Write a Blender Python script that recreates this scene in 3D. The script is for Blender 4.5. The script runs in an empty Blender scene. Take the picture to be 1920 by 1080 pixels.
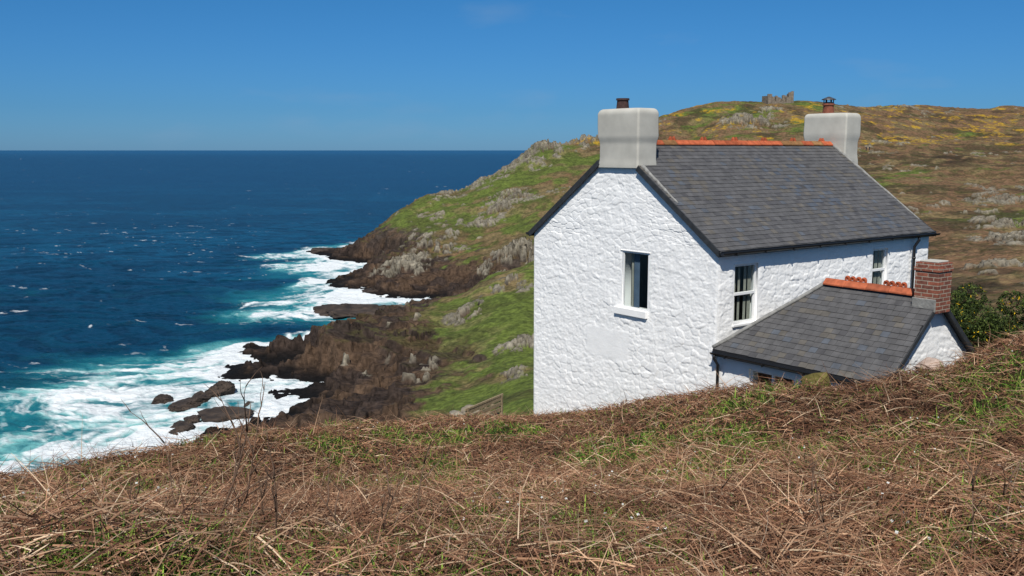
import bpy, math, numpy as np, random
from mathutils import Vector, Matrix
rng=np.random.default_rng(7); random.seed(7)
S=bpy.context.scene
COL=S.collection
F=1832.0; PIT=math.radians(8.05); cp,sp=math.cos(PIT),math.sin(PIT)
SEA=-45.0
def lin(r,g,b):
    f=lambda c:(c/255/12.92) if c/255<=.04045 else ((c/255+.055)/1.055)**2.4
    return np.array([f(r),f(g),f(b)])
def px(u,v,y):
    dx=u-960; dy=F*cp+(540-v)*sp; dz=-F*sp+(540-v)*cp
    return (dx/dy*y, y, dz/dy*y)
def pxsea(u,v,z=SEA):
    dy=F*cp+(540-v)*sp; dz=-F*sp+(540-v)*cp
    return px(u,v,z/(dz/dy))
# ---------------- noise
def hsh(ix,iy,s):
    n=(ix*374761393+iy*668265263+s*1442695041)&0xffffffff
    n=((n^(n>>13))*1274126177)&0xffffffff
    n=n^(n>>16)
    return n/4294967296.0
def vn(x,y,s=0):
    xf=np.floor(x); yf=np.floor(y); ix=xf.astype(np.int64); iy=yf.astype(np.int64)
    fx=x-xf; fy=y-yf; fx=fx*fx*fx*(fx*(fx*6-15)+10); fy=fy*fy*fy*(fy*(fy*6-15)+10)
    a=hsh(ix,iy,s); b=hsh(ix+1,iy,s); c=hsh(ix,iy+1,s); d=hsh(ix+1,iy+1,s)
    return (a*(1-fx)+b*fx)*(1-fy)+(c*(1-fx)+d*fx)*fy
def fbm(x,y,o=4,s=0,g=.5):
    t=0;a=1;n=0
    for i in range(o):
        t=t+a*vn(x,y,s+i*17); n+=a; a*=g
        x,y=x*1.62-y*1.2+3.1, x*1.2+y*1.62+7.7
    return t/n
def ridged(x,y,o=4,s=0):
    t=0;a=1;n=0
    for i in range(o):
        t=t+a*(1-np.abs(2*vn(x,y,s+i*13)-1)); n+=a; a*=.5
        x,y=x*1.62-y*1.2+5.1, x*1.2+y*1.62+1.7
    return t/n
def sst(a,b,x):
    t=np.clip((x-a)/(b-a),0,1); return t*t*(3-2*t)
def worley(x,y,s=0):
    ix=np.floor(x).astype(np.int64); iy=np.floor(y).astype(np.int64)
    f1=np.full(x.shape,9.); f2=np.full(x.shape,9.); idv=np.zeros(x.shape)
    for dx in(-1,0,1):
        for dy in(-1,0,1):
            cx=ix+dx; cy=iy+dy
            jx=cx+.1+.8*hsh(cx,cy,s); jy=cy+.1+.8*hsh(cx,cy,s+5)
            d=np.sqrt((x-jx)**2+(y-jy)**2)
            c=d<f1
            f2=np.where(c,f1,np.minimum(f2,d)); idv=np.where(c,hsh(cx,cy,s+9),idv); f1=np.where(c,d,f1)
    return f1,f2,idv
# ---------------- mesh helpers
def newobj(name,me,parent=None,mats=()):
    o=bpy.data.objects.new(name,me); COL.objects.link(o)
    if parent is not None: o.parent=parent
    for m in mats: me.materials.append(m)
    return o
def fast(name,V,Q,mat,parent=None,col=None,smooth=True,attrs=None):
    V=np.asarray(V,dtype=np.float32); Q=np.asarray(Q,dtype=np.int32)
    me=bpy.data.meshes.new(name); me.vertices.add(len(V)); me.vertices.foreach_set('co',V.ravel())
    k=Q.shape[1]; me.loops.add(Q.size); me.loops.foreach_set('vertex_index',Q.ravel())
    me.polygons.add(len(Q)); me.polygons.foreach_set('loop_start',np.arange(0,Q.size,k,dtype=np.int32))
    me.polygons.foreach_set('loop_total',np.full(len(Q),k,dtype=np.int32))
    me.polygons.foreach_set('use_smooth',np.full(len(Q),smooth,dtype=bool))
    me.update(calc_edges=True)
    if col is not None:
        a=me.color_attributes.new('col','FLOAT_COLOR','POINT')
        c=np.ones((len(V),4),dtype=np.float32); c[:,:3]=col; a.data.foreach_set('color',c.ravel())
    for k2,v2 in (attrs or {}).items():
        a=me.attributes.new(k2,'FLOAT','POINT'); a.data.foreach_set('value',np.asarray(v2,dtype=np.float32))
    return newobj(name,me,parent,[mat])
class M:
    def __init__(s,tf=None): s.v=[];s.f=[];s.c=[];s.tf=tf
    def add(s,vs,fs,c=(1,1,1)):
        b=len(s.v)
        for p in vs: s.v.append(s.tf(p) if s.tf else p); s.c.append(c)
        for f in fs: s.f.append([b+i for i in f])
    def box(s,x0,x1,y0,y1,z0,z1,c=(1,1,1)):
        s.add([(x0,y0,z0),(x1,y0,z0),(x1,y1,z0),(x0,y1,z0),(x0,y0,z1),(x1,y0,z1),(x1,y1,z1),(x0,y1,z1)],
         [(0,3,2,1),(4,5,6,7),(0,1,5,4),(1,2,6,5),(2,3,7,6),(3,0,4,7)],c)
    def beam(s,a,b,w,h,up=(0,0,1),c=(1,1,1)):
        a=Vector(a);b=Vector(b);d=(b-a).normalized();u=Vector(up);r=d.cross(u).normalized();u=r.cross(d)
        vs=[]
        for p in(a,b):
            for i,j in((-1,-1),(1,-1),(1,1),(-1,1)): vs.append(tuple(p+r*(w/2*i)+u*(h/2*j)))
        s.add(vs,[(0,1,2,3),(7,6,5,4),(0,4,5,1),(1,5,6,2),(2,6,7,3),(3,7,4,0)],c)
    def tube(s,pts,rad,n=8,c=(1,1,1),cap=True):
        pts=[Vector(p) for p in pts]
        rr=rad if isinstance(rad,(list,tuple)) else [rad]*len(pts)
        vs=[]
        for i,p in enumerate(pts):
            d=(pts[min(i+1,len(pts)-1)]-pts[max(i-1,0)]).normalized()
            u=Vector((0,0,1)) if abs(d.z)<.9 else Vector((1,0,0))
            r=d.cross(u).normalized();u=r.cross(d)
            for k in range(n):
                a=2*math.pi*k/n; vs.append(tuple(p+r*(rr[i]*math.cos(a))+u*(rr[i]*math.sin(a))))
        fs=[]
        for i in range(len(pts)-1):
            for k in range(n): fs.append((i*n+k,i*n+(k+1)%n,(i+1)*n+(k+1)%n,(i+1)*n+k))
        if cap: fs.append(tuple(range(n))[::-1]); fs.append(tuple(range((len(pts)-1)*n,len(pts)*n)))
        s.add(vs,fs,c)
    def obj(s,name,mat,parent=None,smooth=False,bevel=0,fix=True):
        me=bpy.data.meshes.new(name); me.from_pydata([tuple(p) for p in s.v],[],s.f)
        a=me.color_attributes.new('col','FLOAT_COLOR','POINT')
        c=np.ones((len(s.v),4),dtype=np.float32)
        if s.v: c[:,:3]=np.array(s.c)
        a.data.foreach_set('color',c.ravel())
        if fix:
            import bmesh
            bm=bmesh.new(); bm.from_mesh(me); bmesh.ops.recalc_face_normals(bm,faces=bm.faces); bm.to_mesh(me); bm.free()
        for p in me.polygons: p.use_smooth=smooth
        o=newobj(name,me,parent,[mat])
        if bevel:
            m=o.modifiers.new('b','BEVEL'); m.width=bevel; m.segments=2; m.limit_method='ANGLE'
        return o
def empty(name,loc=(0,0,0),rz=0):
    o=bpy.data.objects.new(name,None); COL.objects.link(o); o.location=loc; o.rotation_euler=(0,0,rz); return o
def tag(o,label,cat,group=None,kind=None):
    o['label']=label; o['category']=cat
    if group: o['group']=group
    if kind: o['kind']=kind
# ---------------- materials
def mat(name,base=(.5,.5,.5),rough=.8,spec=.3,usecol=False,ns=8,namt=.25,bump=0,bs=20,bd=.02,metal=0):
    m=bpy.data.materials.new(name); m.use_nodes=True; nt=m.node_tree; N=nt.nodes; L=nt.links
    p=N['Principled BSDF']; p.inputs['Roughness'].default_value=rough; p.inputs['Specular IOR Level'].default_value=spec
    p.inputs['Metallic'].default_value=metal
    tc=N.new('ShaderNodeTexCoord'); co=tc.outputs['Object']
    nz=N.new('ShaderNodeTexNoise'); nz.inputs['Scale'].default_value=ns; nz.inputs['Detail'].default_value=6; L.new(co,nz.inputs['Vector'])
    mr=N.new('ShaderNodeMapRange'); mr.inputs['From Min'].default_value=.3; mr.inputs['From Max'].default_value=.7
    mr.inputs['To Min'].default_value=1-namt; mr.inputs['To Max'].default_value=1+namt; L.new(nz.outputs['Fac'],mr.inputs['Value'])
    mx=N.new('ShaderNodeMix'); mx.data_type='RGBA'; mx.blend_type='MULTIPLY'; mx.inputs[0].default_value=1
    if usecol:
        at=N.new('ShaderNodeAttribute'); at.attribute_name='col'; L.new(at.outputs['Color'],mx.inputs[6])
    else: mx.inputs[6].default_value=(*base,1)
    L.new(mr.outputs[0],mx.inputs[7]); L.new(mx.outputs[2],p.inputs['Base Color'])
    if bump:
        n2=N.new('ShaderNodeTexNoise'); n2.inputs['Scale'].default_value=bs; n2.inputs['Detail'].default_value=8; L.new(co,n2.inputs['Vector'])
        b=N.new('ShaderNodeBump'); b.inputs['Strength'].default_value=bump; b.inputs['Distance'].default_value=bd
        L.new(n2.outputs['Fac'],b.inputs['Height']); L.new(b.outputs[0],p.inputs['Normal'])
    return m
m_wall=mat('limewash',(.85,.845,.825),.85,.2,ns=3,namt=.04,bump=.5,bs=40,bd=.008)
m_render=mat('cement_render',lin(178,175,165),.9,.2,ns=2.5,namt=.11,bump=.3,bs=60,bd=.01)
m_slate=mat('slate',rough=.6,spec=.35,usecol=True,ns=5,namt=.2,bump=.3,bs=60,bd=.006)
m_black=mat('black_plastic',(.012,.012,.013),.35,.5,namt=.1)
m_verge=mat('verge_dark',(.03,.032,.034),.6,.4,namt=.3)
m_mortar=mat('mortar',lin(130,129,125),.9,.2,ns=9,namt=.3,bump=.5,bs=30,bd=.02)
m_terra=mat('terracotta',usecol=True,rough=.75,spec=.3,ns=9,namt=.3,bump=.3,bs=40,bd=.01)
m_frame=mat('window_paint',(.78,.78,.77),.35,.5,ns=3,namt=.04)
m_pot=mat('clay_pot',lin(120,70,52),.8,.3,ns=10,namt=.4)
m_metal=mat('cowl_metal',(.08,.08,.085),.5,.5,ns=10,namt=.3,metal=.4)
m_wood=mat('weathered_wood',lin(132,118,94),.9,.2,ns=20,namt=.3,bump=.5,bs=40,bd=.01)
m_curt=mat('curtain_cloth',(.09,.13,.19),.9,.1,ns=4,namt=.2)
m_curt2=mat('pale_curtain_cloth',(.34,.33,.28),.9,.1,ns=4,namt=.2)
m_veg=mat('vegetation',usecol=True,rough=.75,spec=.2,ns=3,namt=.15)
m_rock=mat('rock',usecol=True,rough=.8,spec=.3,ns=.5,namt=.4,bump=.9,bs=2,bd=.3)
m_bould=mat('boulder_stone',usecol=True,rough=.9,spec=.15,ns=6,namt=.3,bump=.8,bs=14,bd=.03)
m_stone=mat('ruin_stone',lin(120,110,98),.95,.1,ns=.8,namt=.35,bump=.8,bs=2,bd=.2)
m_terr=mat('hillside',usecol=True,rough=.95,spec=.1,ns=1.1,namt=.4,bump=.9,bs=1.6,bd=.5)
def glassm():
    m=bpy.data.materials.new('window_glass'); m.use_nodes=True; nt=m.node_tree; N=nt.nodes; L=nt.links; N.clear()
    o=N.new('ShaderNodeOutputMaterial'); t=N.new('ShaderNodeBsdfTransparent'); t.inputs[0].default_value=(.85,.9,.9,1)
    g=N.new('ShaderNodeBsdfGlossy'); g.inputs['Roughness'].default_value=.02
    lw=N.new('ShaderNodeLayerWeight'); lw.inputs[0].default_value=.5
    pw=N.new('ShaderNodeMath'); pw.operation='POWER'; pw.inputs[1].default_value=3.5; L.new(lw.outputs['Facing'],pw.inputs[0])
    ma=N.new('ShaderNodeMath'); ma.operation='MULTIPLY_ADD'; ma.inputs[1].default_value=.7; ma.inputs[2].default_value=.07; L.new(pw.outputs[0],ma.inputs[0])
    mx=N.new('ShaderNodeMixShader')
    L.new(ma.outputs[0],mx.inputs[0]); L.new(t.outputs[0],mx.inputs[1]); L.new(g.outputs[0],mx.inputs[2]); L.new(mx.outputs[0],o.inputs[0]); return m
m_glass=glassm()
def brickm():
    m=mat('brick',lin(140,75,55),.9,.2,ns=20,namt=.3); nt=m.node_tree;N=nt.nodes;L=nt.links
    p=N['Principled BSDF']; tc=[n for n in N if n.type=='TEX_COORD'][0]
    sx=N.new('ShaderNodeSeparateXYZ'); L.new(tc.outputs['Object'],sx.inputs[0])
    ad=N.new('ShaderNodeMath'); L.new(sx.outputs[0],ad.inputs[0]); L.new(sx.outputs[1],ad.inputs[1])
    cx=N.new('ShaderNodeCombineXYZ'); L.new(ad.outputs[0],cx.inputs[0]); L.new(sx.outputs[2],cx.inputs[1])
    bt=N.new('ShaderNodeTexBrick'); bt.inputs['Scale'].default_value=1; bt.inputs['Brick Width'].default_value=.225; bt.inputs['Row Height'].default_value=.075
    bt.inputs['Mortar Size'].default_value=.009; bt.inputs['Color1'].default_value=(*lin(142,84,66),1); bt.inputs['Color2'].default_value=(*lin(104,66,56),1); bt.inputs['Mortar'].default_value=(*lin(155,142,126),1)
    L.new(cx.outputs[0],bt.inputs['Vector'])
    mx=[n for n in N if n.type=='MIX'][0]; L.new(bt.outputs['Color'],mx.inputs[6])
    b=N.new('ShaderNodeBump'); b.invert=True; b.inputs['Distance'].default_value=.01; L.new(bt.outputs['Fac'],b.inputs['Height']); L.new(b.outputs[0],p.inputs['Normal'])
    return m
m_brick=brickm()
# ---------------- terrain function
near=[(0,1080,4.1),(480,1080,4.2),(960,1080,4.2),(1440,1080,4.2),(1920,1080,4.2),
(200,980,6.8),(960,980,6.6),(1500,980,6),(1850,980,5.6),(500,900,10.5),(960,900,10),(1500,900,8),(1850,900,7.2),
(0,905,12),(150,880,13.5),(300,850,15.5),(450,814,18),(620,797,20),(800,783,22.3),(900,776,23.3),(1000,770,24.2),
(960,830,15),(700,850,14),(1180,742,21.1),(1260,727,19.8),(1340,714,18.1),(1430,708,16.6),(1540,702,15.4),(1690,687,14.8),(1820,658,15.2),(1920,643,16.2),(2050,625,17),
(1200,820,14),(1500,800,11.5),(1850,750,11)]
P=[]
for q in near:
    x,y,z=px(*q); P.append((x,y,z-.36*float(sst(5,14,np.array(y)))))
P+=[(0,1.2,-1.7),(1.2,1.5,-1.65),(-1.2,1.5,-1.75),(-12,13,-5.6),(-16,18,-8.2),
(-9,16.5,-7.8),(-6,21,-8.9),(-3,27,-10.3),(-1,29,-10.5),(-12,30,-17),(-15,50,-28),(-25,80,-38),(0,40,-15),(0,60,-22),(4,90,-30),(-30,40,-30),
(5.0,18.6,-5.8),(6,17.4,-5.8),(7.3,16.6,-5.6),(9.8,17.8,-5.5),(10.8,19.2,-5.7),(9,22,-6.5),(6,24,-7.1),(3,24,-7.2),(8,27,-7.3),(2,29,-8.4),(12,27,-7),(14.5,22,-5.9),(17,30,-7.8),(12,38,-10.5),(30,36,-8),(25,25,-5.5),
(18,62,-15),(30,45,-10.5),(0.6,25.1,-7.1)]
far=[(1000,745,125),(900,752,138),(1000,700,145),(1000,620,185),(1000,560,210),(1000,492,250),(930,700,155),(850,720,157),(850,650,185),(850,600,212),
(830,553,240),(920,520,248),(770,575,228),(700,605,210),(650,622,200),(600,640,192),(650,700,180),(760,690,172),(1060,560,215),(1060,470,258),(1100,650,180),(1150,750,120),
(1000,515,292),(920,548,278),(840,578,262),(950,483,312),(1000,470,318),(850,500,325),(750,520,322),(700,500,345),(720,440,400),(800,440,372),(800,400,420),(740,400,440),(800,368,450),(900,338,470),(960,310,480),(1010,275,490),(1060,271,492),(1115,263,500),
(1000,340,440),(1000,400,372),(900,420,385),(1100,300,460),(1200,320,430),
(1235,224,540),(1300,205,550),(1345,194,560),(1464,190,562),(1540,194,580),(1700,197,600),(1920,200,620),(2100,205,620),
(1300,245,505),(1450,240,488),(1620,255,470),(1620,300,400),(1750,250,500),(1900,262,480),(1900,330,330),(1800,322,350),(1850,400,240),(1750,380,262),(1750,470,180),(1900,480,160),(1850,560,102),(1900,600,76),(1400,500,190),(1300,400,300),(1500,400,270),(2100,500,140),(2100,350,300)]
P+=[px(*q) for q in far]
P+=[(150,720,19),(230,720,22),(350,720,26),(500,720,28),(0,600,-18),(0,800,-40),(-40,560,-45),(-60,480,-40),(150,1250,12),(700,1250,30),(60,1250,-40),(60,620,-2),(-120,120,-50),(-150,300,-60),(-200,600,-60),(-60,90,-50)]
P=np.array(P)
def pol(x,y): return np.arctan2(x,y)*3.0, np.log(np.hypot(x,y)+1e-6)
pa,pr=pol(P[:,0],P[:,1]); nP=len(P)
C2=.035**2
def ph(d2): return np.sqrt(d2+C2)
A=np.zeros((nP+3,nP+3)); A[:nP,:nP]=ph((pa[:,None]-pa)**2+(pr[:,None]-pr)**2)
A[:nP,nP]=1;A[:nP,nP+1]=pa;A[:nP,nP+2]=pr;A[nP:,:nP]=A[:nP,nP:].T
A[:nP,:nP]-=np.eye(nP)*.002
W=np.linalg.lstsq(A,np.concatenate([P[:,2],[0,0,0]]),rcond=None)[0]
def rbf(x,y):
    sh=x.shape; x=x.ravel();y=y.ravel(); out=np.zeros(len(x))
    for i in range(0,len(x),20000):
        a,r=pol(x[i:i+20000],y[i:i+20000])
        o=W[nP]+W[nP+1]*a+W[nP+2]*r
        for k in range(nP): o+=W[k]*np.sqrt((a-pa[k])**2+(r-pr[k])**2+C2)
        out[i:i+20000]=o
    out=out.reshape(sh); x=x.reshape(sh); y=y.reshape(sh)
    k=sst(4.2,3.2,np.hypot(x,y)); return out*(1-k)+(-1.36+.04*x-.13*y)*k
coast=[(-140,-60),(-75,20),(-62,60),(-55,95),(-46,128)]
for q in [(395,812),(470,790),(545,772),(560,752),(500,745),(470,742),(560,722),(500,712),(440,708),(445,692),(520,682),(500,672),(452,668),(470,655),(550,652)]:
    coast.append(pxsea(*q)[:2])
coast+=[(-45,232),(-30,262),(-22,280),(-26,296)]
for q in [(765,566),(700,556),(622,536),(640,518),(700,497),(650,490),(585,476),(590,466),(640,470),(700,456)]:
    coast.append(pxsea(*q)[:2])
coast+=[(-55,520),(-25,620),(40,900),(150,1500),(3000,1600),(3000,-60)]
coast=np.array(coast)
def sdist(x,y):
    sh=x.shape;x=x.ravel();y=y.ravel()
    d=np.full(len(x),1e18); ins=np.zeros(len(x),bool); n=len(coast)
    for i in range(n):
        ax,ay=coast[i];bx,by=coast[(i+1)%n]
        ex,ey=bx-ax,by-ay; t=np.clip(((x-ax)*ex+(y-ay)*ey)/(ex*ex+ey*ey),0,1)
        d=np.minimum(d,(x-ax-t*ex)**2+(y-ay-t*ey)**2)
        c=((ay>y)!=(by>y))&(x<(bx-ax)*(y-ay)/(by-ay+1e-12)+ax); ins^=c
    d=np.sqrt(d); return np.where(ins,d,-d).reshape(sh)
outc=[(1010,272,488,14,3.0),(1100,266,497,11,2.6),(960,300,478,8,2.2),(900,336,468,9,2),(840,350,460,7,1.8),(960,370,412,9,2.6),(935,400,395,7,2.4),(905,430,380,6,2),(885,600,213,4.5,1.7),(955,570,225,5,1.6),(930,515,253,4,1.4),(1410,235,503,12,3.5),(1440,215,530,6,2),(1880,365,268,9,1.5),(1890,440,212,8,1.5),(1910,480,187,6,1.3),(985,640,176,4,1.4),(975,700,150,3.5,1.4),(820,480,350,7,2.4),(760,505,335,8,2.6),(985,475,316,9,4),(940,490,310,6,3)]
OC=[(px(u,v,y)[0],y,r,a) for u,v,y,r,a in outc]
def terrace(z,x,y,st,s):
    q=(z+.22*x+.10*y+(fbm(x/9,y/9,3,s)-.5)*3.0)/st; fl=np.floor(q); fr=q-fl
    return z+(fl+sst(.5,1.0,fr)*.92+.08*fr-q)*st
def height(x,y,full=True):
    z=rbf(x,y); r=np.hypot(x,y)
    fw=sst(45,110,r)
    z=z+(fbm(x/1.3,y/1.3,4,3)-.5)*.24*(1-fw)*sst(1,6,r)
    if not full: return z
    z=z+fw*((fbm(x/22,y/22,4,21)-.5)*4.0*sst(60,300,r)+(fbm(x/4,y/4,4,31)-.5)*1.1)
    f1,f2,idv=worley(x/2.6+fbm(x/2.5,y/2.5,3,43)*1.4,y/2.6+fbm(x/2.5,y/2.5,3,44)*1.4,45)
    f3,f4,id2=worley(x/1.3,y/1.3,46)
    blk=sst(0,.22,f2-f1)*(.25+.75*idv)+.35*sst(0,.25,f4-f3)*id2
    gg=np.zeros_like(x); aa=np.zeros_like(x)
    for ox,oy,rr,a in OC:
        g=np.exp(-((x-ox)**2+((y-oy)*.8)**2)/(rr*rr*1.3)); aa=np.maximum(aa,g*a); gg=np.maximum(gg,g)
    nn_=fbm(x/4.5,y/4.5,5,41,.62)
    om=sst(.54,.59,nn_+.18*(gg-.6))*sst(.08,.3,gg)*(.2+.8*sst(.12,.35,blk))
    sc=sst(1.0,1.05,vn(x/3,y/3,48)*.6+fbm(x/25,y/25,3,49)*.75)*sst(.2,.5,blk)*sst(80,150,r)
    om=np.maximum(om,sc*.8); aa=np.maximum(aa,sc*.9)
    z=z+om*aa*(.1+blk*1.05)*fw
    sd=sdist(x,y)+ (fbm(x/14,y/14,5,61)-.5)*10+(ridged(x/5,y/5,3,66)-.5)*3
    rock=om.copy()
    rise=np.where(sd<7,.22*sd,1.54+2.2*(sd-7))
    zc=SEA-.4+rise+ (ridged(x/12,y/5,5,71)-.45)*1.4*sst(-6,5,sd)+(idv-.5)*1.0*sst(-5,3,sd)
    zc=np.where(sd<0,np.minimum(zc,SEA-.9+.35*sd+1.8*sst(.5,.9,idv)*sst(-10,0,sd)),zc)
    farm=sst(60,100,r)
    z2=np.where(zc<z,zc,z)
    cl=sst(-1.0,3.0,z-zc)
    ext_=sst(250,215,y)*(-12+32*sst(-.06,-.15,x/np.maximum(y,1)))
    nz=sst(50,14,sd-ext_+(fbm(x/9,y/9,4,91)-.5)*46)*sst(SEA+17,SEA+8,z2)
    z2=z2+nz*((ridged(x/7,y/4,4,81)-.55)*1.8+(idv-.5)*1.1)
    rkz=np.maximum(cl,nz)
    zt=terrace(z2,x,y,2.1,93); zt=zt*.75+.25*terrace(zt,x,y,.6,95)
    z2=z2*(1-.9*rkz)+zt*.9*rkz
    z2=np.where(sd>0,np.maximum(z2,SEA+.15+np.clip(.14*sd,0,1.8)),z2)
    rock=np.maximum(rock,rkz)
    z=np.where(farm>0,z*(1-farm)+z2*farm,z)
    return z,rock*farm,sd,om,blk
NA=1150
az=np.radians(np.linspace(-41,41,NA))
lr=np.concatenate([np.exp(np.linspace(math.log(1.2),math.log(60),330,endpoint=False)), np.exp(np.linspace(math.log(60),math.log(700),920,endpoint=False)),np.exp(np.linspace(math.log(700),math.log(1500),50))])
NR=len(lr)
R,AZ=np.meshgrid(lr,az,indexing='ij')
X=R*np.sin(AZ);Y=R*np.cos(AZ)
Z,RK,SD,OM,BLK=height(X,Y)
def gridquads(a,b):
    i=np.arange(a*b).reshape(a,b)
    return np.stack([i[:-1,:-1],i[1:,:-1],i[1:,1:],i[:-1,1:]],-1).reshape(-1,4)[:,::-1]
Pm=np.stack([X,Y,Z],-1)
d0=np.gradient(Pm,axis=0);d1=np.gradient(Pm,axis=1)
nn=np.cross(d1,d0); nn/=np.linalg.norm(nn,axis=-1,keepdims=True)+1e-9
slope=1-np.abs(nn[...,2])
def mixc(a,b,t): return a*(1-t[...,None])+b*t[...,None]
def c3(*c): return np.broadcast_to(lin(*c),X.shape+(3,))
ratio=X/Y
n1=fbm(X/38,Y/38,5,101); n2=fbm(X/7,Y/7,5,111); n3=fbm(X/1.8,Y/1.8,4,121)
hl=sst(.13,.06,ratio)*sst(110,160,R)
brownbias=sst(.28,.40,ratio)*.16+.01 -.045*hl-.03*hl*sst(240,220,R)
t=sst(.42,.58,n1*.5+n2*.5+brownbias)
colr=mixc(c3(88,100,46),c3(110,86,64),t)
colr=mixc(colr,c3(118,110,74),sst(.52,.68,n2)*.5)
colr=mixc(colr,c3(60,50,38),sst(.51,.64,fbm(X/10,Y/10,5,131,.6))*(.7-.35*hl))
colr=mixc(colr,c3(50,56,30),sst(.50,.60,n3)*.45)
gz=sst(-.5,1,Z-2)*sst(.56,.65,fbm(X/9,Y/9,4,141))*sst(.47,.58,n3)*sst(380,430,R)
colr=mixc(colr,c3(178,142,40),gz*.65)
for (du,dv,dy,sa,sy_) in((1800,300,400,.035,22),(1700,460,190,.03,12),(1830,530,120,.04,8)):
    dps=np.exp(-(((ratio-px(du,dv,1)[0])/sa)**2+((Y-dy)/sy_)**2))
    colr=mixc(colr,c3(50,42,32),sst(.3,.55,dps*fbm(X/6,Y/6,3,133)*1.6)*.85)
near_t=1-sst(50,90,R)
gn=sst(.46,.6,fbm(X/1.5,Y/1.5,4,151)*.6+fbm(X/.45,Y/.45,3,152)*.4)
colr=mixc(colr,mixc(c3(54,43,33),c3(50,58,28),gn),near_t)
rk=np.clip(np.maximum(RK,sst(.3,.5,slope)*(R>70)),0,1)
rn=fbm(X/2.5,Y/2.5,5,161,.65)
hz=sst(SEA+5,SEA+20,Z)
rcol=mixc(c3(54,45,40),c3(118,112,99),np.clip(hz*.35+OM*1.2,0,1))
rcol=mixc(rcol,c3(94,74,56),sst(.42,.62,fbm(X/6,Y/6,4,171))*.45*(1-OM))
rcol=rcol*((.35+1.2*rn)*(.6+.5*sst(.15,.6,BLK)))[...,None]  # crevices between blocks darkened: their shade is put into the vertex colour
rcol=mixc(rcol,c3(84,84,42),sst(.46,.58,n2)*.65*sst(SEA+5.0,SEA+9,Z)*(1-OM)*sst(.25,.08,slope))
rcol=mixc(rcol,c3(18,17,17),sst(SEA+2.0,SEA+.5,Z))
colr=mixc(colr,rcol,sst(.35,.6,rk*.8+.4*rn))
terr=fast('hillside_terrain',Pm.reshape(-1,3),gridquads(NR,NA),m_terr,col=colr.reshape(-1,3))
terr['kind']='structure'; terr['label']='grassy coastal hillside dropping to dark rocky cliffs'; terr['category']='terrain'
# ---------------- sea
NB=1000
ra=np.linspace(.46,.10,760); rb=np.linspace(.10,.0006,360)[1:]
yy=45/np.concatenate([ra,rb])
azs=np.radians(np.linspace(-42,30,NB))
Rr,Aa=np.meshgrid(yy,azs,indexing='ij')
sx=Rr*np.tan(Aa); sy=Rr+0*Aa
sd=sdist(sx,sy)+(fbm(sx/14,sy/14,5,61)-.5)*10
wx=sx+ (fbm(sx/25,sy/25,4,201)-.5)*34; wy=sy+(fbm(sx/25,sy/25,4,211)-.5)*34
e=-sd
fade=sst(900,250,Rr)
sw=np.sin((wy*.9+wx*.35)/7.5)
wave=(fbm(wx/11,wy/5,5,221)-.5)*2.6*fade+.35*sw*fade*.6
wave=wave+(fbm(sx/2.4,sy/1.3,4,225)-.5)*1.2*sst(700,120,Rr)
surf=np.zeros_like(sx)
for u,v,ru,rv,a in [(300,740,32,18,1.15),(210,765,26,14,1.05),(420,700,20,14,1.),(480,760,26,22,1.1),(60,900,36,12,.95),(260,845,28,18,1.0),(400,830,18,12,1.),(100,800,22,10,.7),(540,480,18,14,1.1),(620,500,24,28,1.2),(680,560,36,30,1.2),(580,590,24,16,1.),(690,462,22,14,1.0),(420,655,20,9,.5),(380,690,30,14,.75),(120,700,24,10,.35)]:
    cx,cy,_=pxsea(u,v); surf=np.maximum(surf,a*np.exp(-((sx-cx)**2/(ru*ru*.8)+(sy-cy)**2/(rv*rv*.8))))
shore=sst(18,0,e)
act=np.maximum(surf*.95,shore*1.05)
fn=fbm(wx/12,wy/9,6,231,.68); fn2=ridged(wx/6,wy/4,5,241)
foam=sst(-.15,1.15,act*1.75+(fn-.5)*2.6+(fn2-.62)*1.5-.76)
lace=sst(.60,.88,ridged(wx/5,wy/4,5,251))*sst(.1,.6,act+(fn-.5)*.6)
foam=np.clip(foam+lace*.35,0,1)
capn=fbm(sx/7+wx*.03,sy/3.6,5,261,.6)
capmask=fbm(sx/90,sy/60,3,271)
cap=sst(.80,.88,capn+(capmask-.5)*.35)*sst(1100,400,Rr)
capf=sst(.965,.99,vn(sx/20+vn(sx/9,sy/9,5),sy/26,281))*sst(.58,.75,vn(sx/110,sy/150,283))*sst(500,1200,Rr)*sst(9000,2500,Rr)*fbm(sx/6,sy/9,2,288)*1.5
streak=sst(.86,.93,ridged(wx/32,wy/13,3,291))*sst(.55,.7,fbm(sx/50,sy/30,3,301))*sst(.35,.6,fbm(sx/3,sy/2,3,311))*sst(600,300,Rr)
foam=np.clip(foam+cap*.6+capf*.55+streak*.7,0,1)
def b3(*c): return np.broadcast_to(lin(*c),sx.shape+(3,))
tq=np.clip(sst(.1,.75,surf*1.1+shore*.8+(fbm(wx/20,wy/12,4,321)-.5)*.7),0,1)
tq=np.maximum(tq,sst(210,135,sy)*.95*sst(.2,.55,fbm(wx/22,wy/14,4,325)+.1))
wc=mixc(b3(0,54,80),b3(4,66,94),sst(.4,.65,fbm(sx/90,sy/60,4,331)))
wc=mixc(wc,b3(0,36,58),sst(.46,.6,fbm(wx/9,wy/4,5,341))*.7*sst(2500,500,Rr))
wc=mixc(wc,b3(0,50,80),sst(500,1500,Rr)*.8)
wc=mixc(wc,b3(8,66,100),sst(3000,16000,Rr))  # far water lightens with distance: haze put into the vertex colour
wc=mixc(wc,b3(28,116,126),tq*.9)
wc=mixc(wc,b3(120,184,182),sst(.5,1,tq)*sst(.34,.6,fn)*.85)
sz=SEA+wave*.55+foam*.25*fade*(.5+fn)
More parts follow.
